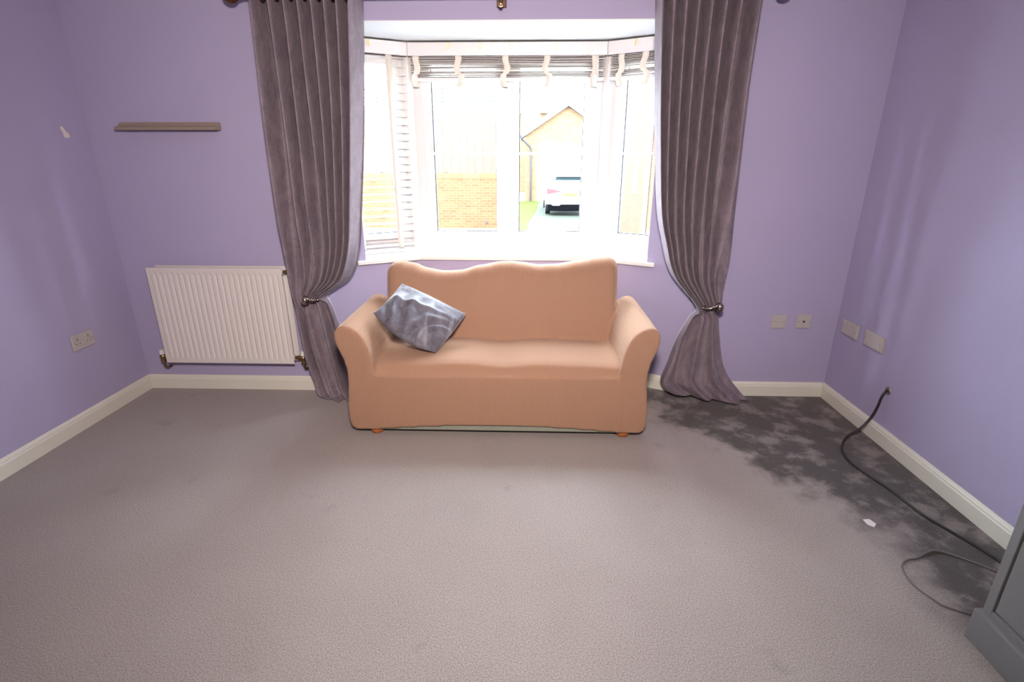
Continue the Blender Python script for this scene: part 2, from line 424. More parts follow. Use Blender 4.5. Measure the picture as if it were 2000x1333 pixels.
b = MB(); skirting(b, B0[1], B0[2], (0, -1, 0), -0.004, -0.004); skirting(b, B0[2], B0[3], -nrm, -0.004, 0.006); skirting(b, B0[1], B0[0], Vector((nrm.x, -nrm.y, 0)), -0.004, 0.006)
struct(b.build('baseboard_bay', M['trim']), 'cream skirting board round the bay behind the sofa', 'baseboard')

# window sill following the bay
Si = bay(-0.028); So = bay(DW-0.005)
w = MB()
ends = []
for sgn in (-1, 1):
    dv = Vector((dirv.x*sgn, dirv.y, 0)); nv = Vector((nrm.x*sgn, nrm.y, 0))
    c0 = B0[2] if sgn > 0 else B0[1]
    r0 = c0+dv*SIDE
    ends.append((r0+dv*0.055-nv*0.028, r0+dv*0.055-nv*0.002, r0-dv*0.002-nv*0.002, r0-dv*0.002+nv*(DW-0.005)))
Lft, Rgt = ends
pl = [Si[1], Lft[0], Lft[1], Lft[2], Lft[3], So[1], So[2], Rgt[3], Rgt[2], Rgt[1], Rgt[0], Si[2]]
w.prism([(p.x, p.y) for p in pl], lambda a, b, t: (a, b, t), ZS-0.012, ZS+0.014)
struct(w.build('trim_1', M['sill'], bevel=0.005), 'white window sill board running round the bay behind the sofa', 'window sill')

# ------------------------------------------------------------------ bay windows
def local_frame(side):
    """origin on the window plane corner/centre, axis along, axis outward"""
    Bw = bay(DW)
    if side == 0: return Vector((XC, Bw[1].y, 0)), Vector((1, 0, 0)), Vector((0, 1, 0))
    sgn = side
    o = Bw[2] if sgn > 0 else Bw[1]
    return o, Vector((dirv.x*sgn, dirv.y, 0)), Vector((nrm.x*sgn, nrm.y, 0))
Z0, Z1 = ZS+0.014, ZB-0.002
GZ0, GZ1 = 0.955, 1.985
def fmat(side):
    o, a, n = local_frame(side)
    mm = Matrix.Identity(4)
    for i in range(3):
        mm[i][0] = a[i]; mm[i][1] = n[i]; mm[i][3] = o[i]
    return mm
def window(num, side, label, panes, u0, u1):
    T = fmat(side); root = empty('window_%d' % num, (T.translation.x, T.translation.y, Z0))
    struct(root, label, 'window')
    f = MB()
    zf0, zf1 = 0.892, 2.045
    f.box(u0, u1, 0, .055, Z0, zf0+.012, mat=T); f.box(u0, u1, 0, .055, zf1-.012, Z1, mat=T)
    xs = [u0]+[v for p in panes for v in (p[0]-.062, p[1]+.062)]+[u1]
    for a, b_ in zip(xs[::2], xs[1::2]):
        f.box(a-(0.0 if a == u0 else .012), b_+(0 if b_ == u1 else .012), 0, .055, zf0+.012, zf1-.012, mat=T)
    f.build('window_frame', M['upvc'], root, bevel=0.003)
    for a, b_ in panes:
        sa = MB()
        for (p, q, r, t) in ((a-.06, b_+.06, zf0+.002, GZ0), (a-.06, b_+.06, GZ1, zf1-.002), (a-.06, a, GZ0, GZ1), (b_, b_+.06, GZ0, GZ1)):
            sa.box(p, q, -.014, .05, r, t, mat=T)
        so = sa.build('sash', M['upvc'], root, bevel=0.003)
        gk = MB()
        for (p, q, r, t) in ((a, b_, GZ0, GZ0+.005), (a, b_, GZ1-.005, GZ1), (a, a+.006, GZ0+.005, GZ1-.005), (b_-.004, b_, GZ0+.005, GZ1-.005)):
            gk.box(p, q, .012, .03, r, t, mat=T)
        gk.build('gasket', M['gasket'], so)['label'] = 'thin black glazing gasket'
        g_ = MB(); g_.box(a+.002, b_-.002, .02, .026, GZ0+.002, GZ1-.002, mat=T); g_.build('pane', M['glass'], so)
        br = MB(); br.box(a+.002, b_-.002, .009, .018, 1.459, 1.475, mat=T); br.build('glazing_bar', M['upvc'], so)
    return root, T
hwc = HW+TH*DW
win1, T1 = window(1, 0, 'wide white plastic casement window in the middle of the bay', [(-.492, -.073), (.075, .495)], -hwc+.03, hwc-.03)
su1 = SIDE+TH*DW
win2, T2 = window(2, -1, 'white side window on the left of the bay behind the lowered blind', [(.125, su1-.03)], .03, su1+.10)
win3, T3 = window(3, 1, 'white side window on the right of the bay facing the brick house', [(.125, su1-.03)], .03, su1+.10)
# handles
h = MB(); h.box(.072, .098, -.03, -.014, 1.40, 1.50, .004, mat=T3); h.box(.078, .092, -.05, -.03, 1.42, 1.445, .003, mat=T3); h.box(.078, .092, -.052, -.04, 1.42, 1.52, .003, mat=T3)
h.build('window_handle', M['upvc'], win3)
# corner posts
for sgn, nm in ((-1, 'trim_2'), (1, 'trim_3')):
    Bw = bay(DW); c = Bw[2] if sgn > 0 else Bw[1]
    p = MB(); pc = c+Vector((sgn*.004, .012, 0))
    p.tube([(pc.x, pc.y, Z0), (pc.x, pc.y, Z1)], .042, 12)
    struct(p.build(nm, M['upvc'], smooth=40), 'white corner post of the bay, %s of the middle window' % ('left' if sgn < 0 else 'right'), 'window post')

# ------------------------------------------------------------------ venetian blinds
DV = 0.155                       # valance front, outward of the inner wall face
def bmatx(side):
    o, a, n = local_frame(side); o = o - n*(DW-DV)
    if side != 0: o = o + a*(TH*(DW-DV))
    mm = Matrix.Identity(4)
    for i in range(3):
        mm[i][0] = a[i]; mm[i][1] = n[i]; mm[i][3] = o[i]
    return mm
def tape(mb, T, u, path, wdt=.038):
    """ribbon through (du, depth, z) points"""
    L = []
    for du, dp, z in path:
        L.append((T @ Vector((u+du-wdt/2, dp, z)), T @ Vector((u+du+wdt/2, dp, z))))
    mb.grid(L)
def blind(side, u0, u1, label, raised, tapes, clips):
    T = bmatx(side); root = empty('venetian_blind', T @ Vector(((u0+u1)/2, .03, ZB-.008)))
    tag(root, label, 'blind', 'venetian blinds in the bay window')
    v = MB(); v.box(u0, u1, 0, .014, 2.032, ZB-.010, mat=T); vo = v.build('valance', M['valance'], root, bevel=.003)
    cl = MB()
    for u in clips:
        k = MB(); k.box(u-.007, u+.007, -.006, .004, 2.068, 2.103, .002, mat=T); k.build('valance_clip', M['clip'], vo)
    hr = MB(); hr.box(u0+.01, u1-.01, .02, .066, 2.055, ZB-.010, mat=T); hr.build('headrail', M['valance'], root)
    s = MB()
    if raised:
        z = 2.036; k = 0; zs = []
        while z > 1.925:
            tilt = random.uniform(-.02, .02)
            gap = .0088 if k != 8 else .020
            zz = z-gap; k += 1
            R = Matrix.Translation(Vector((0, .043, zz))) @ Matrix.Rotation(tilt*.4, 4, 'Y') @ Matrix.Rotation(random.uniform(-.05, .05), 4, 'X')
            s.box(u0+.012+random.uniform(0, .004), u1-.012-random.uniform(0, .004), -.025, .025, -.0014, .0014, mat=T @ R)
            z = zz
        zb = z-.012
    else:
        z = 2.02
        while z > .915:
            R = Matrix.Translation(Vector((0, .043, z))) @ Matrix.Rotation(random.uniform(-.02, .02), 4, 'X')
            s.box(u0+.012, u1-.012, -.025, .025, -.0015, .0015, mat=T @ R)
            z -= .0475
        zb = .885
    s.build('slats', M['slat'], root)
    r = MB(); r.box(u0+.012, u1-.012, .018, .068, zb-.012, zb+.006, .003, mat=T); r.build('bottom_rail', M['valance'], root)
    for i, u in enumerate(tapes):
        t = MB()
        if raised:
            sw = (.010, -.012, .012, -.014, .004)[i % 5]
            path = [(0, .012, 2.034), (0, .010, 2.01), (sw*.6, .006, 1.985), (sw, .004, 1.96), (sw*.2, .006, 1.935), (-sw, .010, zb+.018), (-sw*1.2, .010, zb-.012), (-sw*.6, .012, zb-.035), (-sw*.2, .012, zb-.048)]
            P = catmull(path, 4)
        else:
            P = [Vector((0, .013, 2.034)), Vector((0, .013, 1.5)), Vector((0, .013, zb-.02))]
        tape(t, T, u, P)
        t.build('ladder_tape', M['tape'], root, solid=.0012, smooth=180)
    if raised and side == 0:
        wd = MB(); wd.tube([T @ Vector((u1-.055, .006, 2.03)), T @ Vector((u1-.052, .004, 1.90))], .004, 8); wd.build('tilt_wand', M['valance'], root)
    return root
hv = HW+TH*DV
blind(0, -hv+.001, hv-.001, 'raised white venetian blind bunched above the middle bay window', True, [-.565, -.300, -.010, .248, .540], [-.36, -.165, .028, .30])
ls = SIDE+TH*DV
blind(1, .001, ls+.16, 'raised white venetian blind above the right side window', True, [.085, .235, .36], [.175])
blind(-1, .001, ls+.16, 'white venetian blind lowered over the left side window', False, [.115, .37], [.235])

# ------------------------------------------------------------------ curtain pole, finials, bracket
PZ, PY = 2.212, -0.10
root = empty('curtain_pole', (-0.14, PY, PZ))
tag(root, 'dark bronze curtain pole above the bay window', 'curtain pole')
r = MB(); r.cyl((-1.455, PY, PZ), (1.185, PY, PZ), .014); r.build('rod', M['pole'], root, smooth=40)
for sx, x in ((-1, -1.455), (1, 1.185)):
    f_ = MB(); f_.tube([(x, PY, PZ), (x+sx*.012, PY, PZ), (x+sx*.014, PY, PZ), (x+sx*.022, PY, PZ)], [.019, .019, .013, .013], 20)
    f_.ball((x+sx*.052, PY, PZ), .040); f_.build('finial', M['finial'], root, smooth=60)
b_ = MB(); b_.box(-.172, -.122, -.014, -.001, 2.17, 2.27, .003); b_.cyl((-.147, -.01, 2.19), (-.147, PY, 2.19), .007); b_.cyl((-.147, PY, 2.172), (-.147, PY, 2.20), .010)
bo = b_.build('bracket', M['pole'], root)
b_ = MB(); b_.ball((-.147, PY, 2.163), .0115); b_.cyl((-.147, PY, 2.16), (-.147, PY, 2.178), .006); b_.build('thumb_screw', M['gold'], bo, smooth=60)

# ------------------------------------------------------------------ curtains
def arclen(pts):
    L = [0]
    for a, b in zip(pts, pts[1:]): L.append(L[-1]+(b-a).length)
    return [x/L[-1] for x in L]
def sample(pts, keys, t):
    for i in range(len(keys)-1):
        if t <= keys[i+1] or i == len(keys)-2:
            k = (t-keys[i])/max(1e-9, keys[i+1]-keys[i]); return pts[i].lerp(pts[i+1], max(0, min(1, k)))
def curtain(label, Lp, Rp, nf, amp, seed, ridge_warp, edge_back, pinch=7):
    """Lp/Rp: edge points (x, z, y) row by row; rows share an index"""
    rnd = random.Random(seed)
    n = len(Lp)
    Lc = catmull([Vector((x, y, z)) for x, z, y in Lp], 10); Rc = catmull([Vector((x, y, z)) for x, z, y in Rp], 10)
    ac = catmull([Vector((a, b, c)) for a, b, c in amp], 10)
    nu = 190; vp = pinch/(n-1)
    rows = []; rows2 = []
    ph = [rnd.uniform(-.5, .5) for _ in range(6)]
    for j in range(len(Lc)):
        v = j/(len(Lc)-1); row = []; row2 = []
        A, irr, bul = ac[j]
        a, b = Lc[j], Rc[j]; wdt = (b-a).length
        for i in range(nu+1):
            u0_ = i/nu; rt = .09
            if ridge_warp > 0: u = min(1, u0_/(1-rt)); rv = max(0, (u0_-(1-rt))/rt)
            else: u = max(0, (u0_-rt)/(1-rt)); rv = max(0, (rt-u0_)/rt)
            below = max(0, min(1, (v-vp)/.09)); below = below*below*(3-2*below); kw = 1+1.1*min(1, v/vp)*(1-below)
            uw = u**kw if ridge_warp > 0 else 1-(1-u)**kw
            uw2 = uw + irr*(.05*math.sin(2*PI*1.3*u+ph[0]*6+3*v)+.035*math.sin(2*PI*3.1*u+ph[1]*9-4*v))
            wob = PI*.15*math.sin(ph[2]+5*v)
            c = math.cos(2*PI*nf*uw2+wob); c2 = math.cos(2*PI*2.6*uw2+wob+.6)+.35*math.cos(2*PI*4.3*uw2+ph[4]*4-3*v)
            shape = (2*((1+c)/2)**1.7-1)*(1-below)+c2*below
            off = -A*shape*(1-.35*irr*(.5+.5*math.sin(7*u+ph[3]*5+6*v)))
            off -= bul*math.sin(PI*u)
            p = a.lerp(b, u)
            nz = mnoise.noise(Vector((u*5+seed, v*9, 1.7)))*.012*(.3+irr)
            eb = abs(edge_back)*3.0*rv*min(1, A/.045)*(1-.5*below)
            q = Vector((p.x+(.030*rv*(1-below) if ridge_warp > 0 else -.004*rv), p.y+off+nz+eb, p.z))
            row.append(q); row2.append(q+Vector((0, .010, 0)))
        rows.append(row); rows2.append(row2)
    for rr in rows+rows2:
        for q in rr:
            if q.z < .006: q.z = .006
            if q.y > -.012 and q.z > .1 : q.y = -.012-abs(q.y+.012)*.05
            if q.y > -.022 and q.z <= .1 : q.y = -.022
    root = empty('curtain', (Lc[0].x*.5+Rc[0].x*.5, PY, 0))
    tag(root, label, 'curtain', 'pair of velvet curtains')
    d = MB(); d.grid(rows); d.build('drape', M['velvet'], root, smooth=180, solid=.0025)
    d = MB(); d.grid([[Vector((q.x, min(q.y, -.006), q.z)) for q in r_] for r_ in rows2]); lo = d.build('lining', M['lining'], root, smooth=180); lo['label'] = 'pale lining on the back of the curtain'
    for k in range(nf):
        x = Lc[0].x+(Rc[0].x-Lc[0].x)*(k+.5)/nf
        e = MB(); pts = [(x+(.004 if math.cos(t) > 0 else -.0), PY+.027*math.cos(t), PZ+.027*math.sin(t)) for t in [2*PI*q/20 for q in range(21)]]
        e.tube(pts, .0045, 8); e.build('eyelet', M['steel'], root, smooth=180)
    return root
yb = -.10
A_ = lambda a, i, b: (a, i, b)
Lp = [(-1.386, 2.262, yb), (-1.387, 2.191, yb), (-1.399, 1.85, yb), (-1.412, 1.50, yb), (-1.419, 1.15, yb), (-1.416, .96, yb), (-1.411, .80, yb), (-1.402, .665, yb-.01), (-1.392, .57, yb), (-1.383, .44, yb), (-1.367, .27, yb), (-1.34, .11, yb), (-1.31, .03, yb-.03), (-1.25, .010, yb-.06)]
Rp = [(-.886, 2.262, yb), (-.891, 2.188, yb), (-.918, 1.842, yb), (-.952, 1.50, yb), (-.997, 1.14, yb), (-1.03, .93, yb), (-1.104, .755, yb), (-1.232, .663, yb-.02), (-1.199, .61, yb), (-1.173, .50, yb), (-1.138, .28, yb), (-1.11, .11, yb), (-1.08, .03, yb-.01), (-1.05, .008, yb-.05)]
am = [A_(.066, 0, 0), A_(.066, 0, 0), A_(.064, .1, 0), A_(.058, .2, 0), A_(.046, .3, .01), A_(.040, .4, .02), A_(.028, .5, .03), A_(.016, .6, .01), A_(.022, .6, .01), A_(.030, .7, .015), A_(.036, .8, .02), A_(.03, 1, .02), A_(.03, 1, .02), A_(.03, 1, .02)]
curtain('mauve velvet curtain tied back on the left, beside the radiator', Lp, Rp, 7, am, 3, .25, .05)
Lp = [(.634, 2.262, yb), (.640, 2.178, yb), (.676, 1.716, yb), (.710, 1.386, yb), (.742, 1.142, yb), (.780, 1.0, yb), (.850, .80, yb), (1.005, .608, yb-.02), (.976, .548, yb), (.923, .418, yb), (.881, .262, yb), (.843, .145, yb), (.868, .085, yb), (.93, .045, yb)]
Rp = [(1.117, 2.262, yb), (1.115, 2.174, yb), (1.118, 1.80, yb), (1.132, 1.40, yb), (1.139, 1.143, yb), (1.143, .93, yb), (1.133, .76, yb), (1.136, .635, yb-.01), (1.144, .549, yb), (1.167, .421, yb), (1.206, .263, yb), (1.25, .165, yb-.01), (1.31, .09, yb-.03), (1.385, .012, yb-.05)]
curtain('mauve velvet curtain tied back on the right, by the twin wall plates', Lp, Rp, 7, am, 11, -.25, -.05)

def holdback(label, sx, xw, z, tilt, kx, xp):
    root = empty('curtain_holdback', (xw, -.0, z)); tag(root, label, 'curtain holdback', 'pair of curtain holdbacks')
    s = MB(); s.tube([(xw, -.002, z), (xw, -.010, z)], [.022, .018], 20); s.build('mounting_plate', M['steel'], root, smooth=40)
    yk = -.185
    pts = catmull([(xw, -.008, z), (xw, -.05, z), (xw*.5+xp*.5, -.10, z), (xp, -.15, z), (xp+sx*.012, -.18, z+.002), (kx-sx*.045, yk-.005, z+.005+tilt*.4), (kx-sx*.032, yk-.008, z+.006+tilt*.6)], 8)
    s = MB(); s.tube(pts, .0055, 10); s.build('hook_arm', M['steel'], root, smooth=180)
    kc = Vector((kx, yk-.01, z+.008+tilt*1.3))
    ax = Vector((sx, -.15, tilt*12)).normalized()
    prof_ = [(-.040, .008), (-.034, .0105), (-.030, .007), (-.024, .009), (-.018, .016), (-.008, .023), (.004, .025), (.014, .021), (.021, .012), (.024, .003)]
    s = MB(); s.tube([kc+ax*a for a, _ in prof_], [q*1.15 for _, q in prof_], 22); s.build('knob', M['steel'], root, smooth=180)
holdback('nickel holdback knob in front of the left curtain', -1, -1.315, .650, 0.0, -1.292, -1.232)
holdback('nickel holdback knob in front of the right curtain', 1, 1.10, .622, .006, 1.098, 1.02)

# ------------------------------------------------------------------ radiator
root = empty('radiator', (-1.863, -.07, .2)); tag(root, 'white panel radiator under the wall shelf, left of the window', 'radiator')
RX0, RX1, RZ0, RZ1 = -2.272, -1.456, .215, .825
def rad_panel(name, y, x0, x1, z0, z1, sgn):
    nx = int(round((x1-x0)/.0334))*16; zs = [z0, z0+.004, z0+.030, z0+.036, z0+.042, z0+.048, (z0+z1)/2, z1-.050, z1-.044, z1-.038, z1-.032, z1-.004, z1]
    rows = []
    for z in zs:
        e = 0 if z < z0+.033 or z > z1-.035 else min(1, (min(z-z0-.030, z1-.032-z))/.016)
        e = max(0, min(1, e)); row = []
        for i in range(nx+1):
            x = x0+(x1-x0)*i/nx
            t = (x-x0)/.0334; f_ = t-math.floor(t)
            ed = min(1, min(x-x0, x1-x)/.02)
            d = math.exp(-((f_-.5)/.16)**2)
            yy = y+sgn*.007*d*e*(1 if ed > .9 else 0)
            if z in (z0, z1): yy = y+sgn*.006
            row.append((x, yy, z))
        rows.append(row)
    p = MB(); p.grid(rows)
    p.build(name, M['radiator'], root, smooth=40, solid=.003)
rad_panel('front_panel', -.100, RX0, RX1, RZ0, RZ1, 1)
rad_panel('rear_panel', -.030, RX0+.01, RX1+.008, RZ0, RZ1, -1)
f_ = MB()
x = RX0+.03
while x < RX1-.03:
    f_.box(x, x+.0015, -.088, -.040, RZ0+.03, RZ1-.03); x += .0167
f_.build('convector_fins', M['radiator_inner'], root)
for zt in (RZ0+.03, RZ1-.03):
    tb = MB(); tb.tube([(RX0+.02, -.065, zt), (RX1-.005, -.065, zt)], .017, 14); tb.build('header_tube', M['radiator'], root, smooth=60)
for k, x in enumerate((RX0+.12, RX1-.12)):
    q = MB(); q.box(x, x+.03, -.022, -.0015, RZ0+.08, RZ1-.08); q.build('wall_bracket', M['radiator'], root)
bp = MB(); bp.cyl((RX1-.004, -.065, RZ1-.03), (RX1+.018, -.065, RZ1-.03), .010); bp.cyl((RX1+.008, -.065, RZ1-.03), (RX1+.012, -.065, RZ1-.03), .014, n=6); bp.build('bleed_valve', M['brass'], root)
for sx, x in ((1, RX1), (-1, RX0)):
    zc = RZ0+.032
    v = MB(); v.cyl((x-sx*.004, -.065, zc), (x+sx*.035, -.065, zc), .011); v.cyl((x+sx*.012, -.065, zc), (x+sx*.026, -.065, zc), .0165, n=6)
    v.cyl((x+sx*.045, -.065, zc-.03), (x+sx*.045, -.065, zc+.016), .014); v.ball((x+sx*.045, -.065, zc-.002), .018); v.cyl((x+sx*.045, -.065, zc-.04), (x+sx*.045, -.065, zc-.022), .0165, n=6)
    vo = v.build('valve', M['brass'], root)
    v = MB(); v.cyl((x+sx*.045, -.065, zc+.014), (x+sx*.045, -.065, zc+.044), .0165, .0145); v.build('valve_cap', M['pipe'], vo, smooth=40)['label'] = 'white plastic valve cap'
    t = MB(); t.tube(catmull([(x+sx*.045, -.065, zc-.036), (x+sx*.045, -.064, zc-.06), (x+sx*.045, -.045, zc-.085), (x+sx*.045, -.004, zc-.09)], 6), .0075, 10); t.build('pipe_tail', M['brass'], root, smooth=180)

# ------------------------------------------------------------------ wall shelf, plaster patch
pr = [(-.001, 1.628), (-.016, 1.628), (-.022, 1.618), (-.036, 1.606), (-.058, 1.602), (-.066, 1.600), (-.066, 1.587), (-.060, 1.585), (-.001, 1.585)]
s = MB(); s.prism(pr, lambda a, b, t: (t, a, b), -2.290, -1.722)
tag(s.build('wall_shelf', M['shelf'], bevel=.0015), 'narrow taupe wooden ledge shelf on the wall above the radiator', 'shelf')
s = MB(); pp = [(-.185, 1.600), (-.172, 1.598), (-.160, 1.577), (-.140, 1.558), (-.141, 1.545), (-.160, 1.540), (-.163, 1.547), (-.172, 1.540), (-.180, 1.552), (-.178, 1.565), (-.188, 1.585)]
s.prism(pp, lambda a, b, t: (t, a, b), XL, XL+.0015)
tag(s.build('plaster_patch', M['plaster']), 'small white torn patch of bare plaster high on the left wall', 'wall patch')

# ------------------------------------------------------------------ sockets and wall plates
def plate(name, label, cat, T, wdt, hgt, kind, thick=.009, group=None):
    """T maps (across, up, out-of-wall)"""
    root = empty(name, T @ Vector((0, 0, 0))); tag(root, label, cat, group)
    def bx(mb, a0, a1, b0, b1, c0, c1, bev=0): mb.box(a0, a1, b0, b1, c0, c1, bev, mat=T)
    p = MB(); bx(p, -wdt/2, wdt/2, -hgt/2, hgt/2, .0005, thick, .003); p.build('faceplate', M['plate'], root)
    if kind == 'double':
        for cx in (-wdt/4, wdt/4):
            q = MB()
            bx(q, cx-.004, cx+.004, .010, .020, thick-.001, thick+.0006)
            for dx in (-.011, .011): bx(q, cx+dx-.004, cx+dx+.004, -.012, -.007, thick-.001, thick+.0006)
            q.build('socket_holes', M['screw'], root)
            q = MB(); bx(q, cx-.009 if cx > 0 else cx-.009, cx+.009, .024, .038, thick-.002, thick+.003, .001); q.build('rocker_switch', M['plate'], root)
        xs = (-wdt/2+.013, wdt/2-.013)
    elif kind == 'coax':
        q = MB(); q.cyl(T @ Vector((0, 0, thick-.001)), T @ Vector((0, 0, thick+.0015)), .0065); q.build('aerial_hole', M['black'], root)
        xs = (-.030, .030)
    elif kind == 'blank':
        q = MB(); bx(q, -.012, .012, -.006, .006, thick-.001, thick+.002, .0008); q.build('cover_strip', M['plate'], root); xs = (-.030, .030)
    elif kind == 'raised':
        q = MB(); bx(q, -wdt/2+.008, wdt/2-.008, -hgt/2+.008, hgt/2-.008, thick-.001, thick+.004, .002); q.build('raised_cover', M['plate'], root); xs = (-wdt/2+.010, wdt/2-.010)
    for x in xs:
        q = MB(); zt = thick+(.003 if kind == 'raised' else 0); q.cyl(T @ Vector((x, 0, zt-.001)), T @ Vector((x, 0, zt+.0018)), .0028, n=12); q.build('screw', M['screw'], root)
def wallT(o, a, n):
    mm = Matrix.Identity(4); a = Vector(a); n = Vector(n)
    for i in range(3): mm[i][0] = a[i]; mm[i][1] = (0, 0, 1)[i]; mm[i][2] = n[i]; mm[i][3] = o[i]
    return mm
plate('wall_socket', 'white double power socket on the left wall', 'socket', wallT((XL, -.421, .476), (0, 1, 0), (1, 0, 0)), .148, .086, 'double')
plate('wall_plate', 'white blank square wall plate nearer the right curtain', 'wall plate', wallT((1.539, 0, .497), (1, 0, 0), (0, -1, 0)), .086, .086, 'blank')
plate('aerial_socket', 'white square aerial plate with a black hole', 'wall plate', wallT((1.688, 0, .499), (1, 0, 0), (0, -1, 0)), .086, .086, 'coax')
plate('switched_outlet', 'white raised plate on right wall nearest the corner', 'wall plate', wallT((XR, -.150, .498), (0, 1, 0), (-1, 0, 0)), .148, .086, 'raised', .014, 'raised plates on the right wall')
plate('switched_outlet', 'white raised plate on right wall above the cable hole', 'wall plate', wallT((XR, -.374, .503), (0, 1, 0), (-1, 0, 0)), .152, .086, 'raised', .016, 'raised plates on the right wall')

# ------------------------------------------------------------------ cables
gz = .292; gy = -.556
root = empty('power_cable', (XR, gy, gz)); tag(root, 'thick black cable hanging from the wall hole to the cabinet', 'cable')
gr = MB(); gr.tube([(XR-.0005, gy, gz), (XR-.004, gy, gz)], [.022, .019], 20); gr.build('wall_grommet', M['screw'], root)
pts = [(XR-.004, gy, gz), (XR-.016, gy-.004, gz-.006), (XR-.030, gy-.006, gz-.04), (XR-.036, gy-.002, gz-.10), (XR-.056, gy+.0, gz-.165), (XR-.100, gy-.004, gz-.225), (XR-.165, gy-.02, .03), (1.680, -.625, .008), (1.640, -.70, .0065),
       (1.625, -.80, .0065), (1.650, -.92, .0065), (1.675, -1.02, .0065), (1.685, -1.12, .0065), (1.700, -1.21, .0065), (1.735, -1.30, .0065), (1.775, -1.40, .0065), (1.800, -1.5, .0065), (1.810, -1.68, .0065)]
t = MB(); t.tube(catmull(pts, 10), .0062, 10); t.build('cable', M['cable_black'], root, smooth=180)
pts = [(1.80, -1.58, .004), (1.72, -1.50, .004), (1.66, -1.45, .004), (1.60, -1.42, .006), (1.555, -1.43, .004), (1.50, -1.46, .004), (1.455, -1.47, .004), (1.415, -1.50, .004), (1.395, -1.55, .004), (1.395, -1.61, .004), (1.415, -1.66, .004), (1.435, -1.69, .004), (1.50, -1.72, .004), (1.56, -1.72, .004)]
GREY = pts

# ------------------------------------------------------------------ paper scrap on the carpet
s = MB(); sp = [(1.428, -1.235), (1.456, -1.232), (1.466, -1.262), (1.446, -1.282), (1.428, -1.268)]
s.prism(sp, lambda a, b, t: (a, b, t), .0005, .003); tag(s.build('paper_scrap', M['paper']), 'tiny white scrap lying on the dark carpet edge', 'scrap')

# ------------------------------------------------------------------ cabinet at the right edge
CXF, CY1, CY0, CH = 1.412, -1.80, -3.0, .78
root = empty('cabinet', ((CXF+XR)/2, (CY0+CY1)/2, 0)); tag(root, 'grey painted cabinet against the right wall at the edge', 'cabinet')
b = MB()
BX = CXF+.02
b.box(BX+.016, XR-.02, CY0+.008, CY1-.008, .10, CH-.025)                         # carcass
b.box(BX, BX+.018, CY1-.036, CY1-.008, .10, CH-.025, .002)              # stiles and rails of the front
b.box(BX, BX+.018, CY0+.008, CY0+.062, .10, CH-.025, .002)
b.box(BX, BX+.018, CY0+.062, CY1-.036, .10, .135, .002)
b.box(BX, BX+.018, CY0+.062, CY1-.062, CH-.065, CH-.025, .002)
b.build('body', M['cabinet'], root)
ym = (CY0+CY1)/2
for a, c in ((ym+.002, CY1-.041), (CY0+.066, ym-.002)):
    d = MB(); d.box(BX+.003, BX+.0155, a, c, .140, CH-.070, .003); do = d.build('door', M['cabinet'], root)
    kn = MB(); ky = a+.03 if a > ym else c-.03; kn.cyl((BX+.003, ky, .48), (BX-.012, ky, .48), .006); kn.ball((BX-.020, ky, .48), .013); kn.build('knob', M['steel'], do, smooth=60)
p = MB(); p.box(CXF, XR-.02, CY0, CY1, .0, .115, .005); p.build('plinth', M['cabinet'], root)
p = MB(); p.box(CXF, XR-.02, CY0-.005, CY1+.005, CH-.025, CH, .004); p.build('top', M['cabinet'], root)
t = MB(); t.tube(catmull(GREY, 10), .0034, 8)
tag(t.build('thin_cable', M['cable_grey'], smooth=180), 'thin grey cable looped on the carpet by the cabinet', 'cable')

# ------------------------------------------------------------------ sofa in its stretch cover
SX = -.157
sofa = empty('sofa', (SX, -.25, 0)); tag(sofa, 'tan two-seater sofa in a ribbed stretch cover, in front of the bay', 'sofa')
YS = -.600
arm = [(.600, .045), (.640, .040), (.775, .040), (.797, .060), (.803, .11), (.800, .20), (.790, .30), (.786, .38), (.800, .45), (.826, .515), (.837, .560), (.834, .598), (.815, .624), (.785, .634), (.752, .628), (.715, .604), (.684, .565), (.664, .515), (.650, .45), (.641, .39), (.635, .30)]
s = MB()
for sg in (-1, 1):
    pl_ = [(sg*a, b) for a, b in arm]
    s.prism(pl_, lambda a, b, t: (a, t, b), YS, .085)
# base with arched hem
nb = 24; hem = []
for i in range(nb+1):
    x = -.70+1.40*i/nb; hem.append((x, .044+.026*max(0, 1-(abs(x-.0)/.58)**2.2)))
s.prism(hem+[(.70, .36), (-.70, .36)], lambda a, b, t: (a, t, b), YS, .115)
# seat: crowned, dipping a little in the middle
def rounded(u, p=6): return (1-abs(u)**p)
ny, nx = 16, 40; rows = []
for j in range(ny+1):
    y = YS+.004+(.0-YS)*j/ny; v = j/ny; row = []
    for i in range(nx+1):
        u = -1+2*i/nx; x = u*.66
        z = .405+.018*math.cos(u*PI*.5)+.016*math.sin(PI*min(1, v*1.2))-.020*math.exp(-((x-.03)/.11)**2)*(1-.4*v)
        z -= .075*max(0, 1-v/.10)**2.2
        row.append((x, y, z))
    rows.append(row)
low = [[(x, y, .30) for x, y, z in r_] for r_ in rows]
bm = s.bm
T_ = [[bm.verts.new(p) for p in r_] for r_ in rows]; L_ = [[bm.verts.new(p) for p in r_] for r_ in low]
for j in range(ny):
    for i in range(nx):
        bm.faces.new((T_[j][i], T_[j][i+1], T_[j+1][i+1], T_[j+1][i])); bm.faces.new((L_[j][i], L_[j+1][i], L_[j+1][i+1], L_[j][i+1]))
for j in range(ny):
    bm.faces.new((T_[j][0], T_[j+1][0], L_[j+1][0], L_[j][0])); bm.faces.new((T_[j][nx], L_[j][nx], L_[j+1][nx], T_[j+1][nx]))
for i in range(nx):
    bm.faces.new((T_[0][i], L_[0][i], L_[0][i+1], T_[0][i+1])); bm.faces.new((T_[ny][i], T_[ny][i+1], L_[ny][i+1], L_[ny][i]))
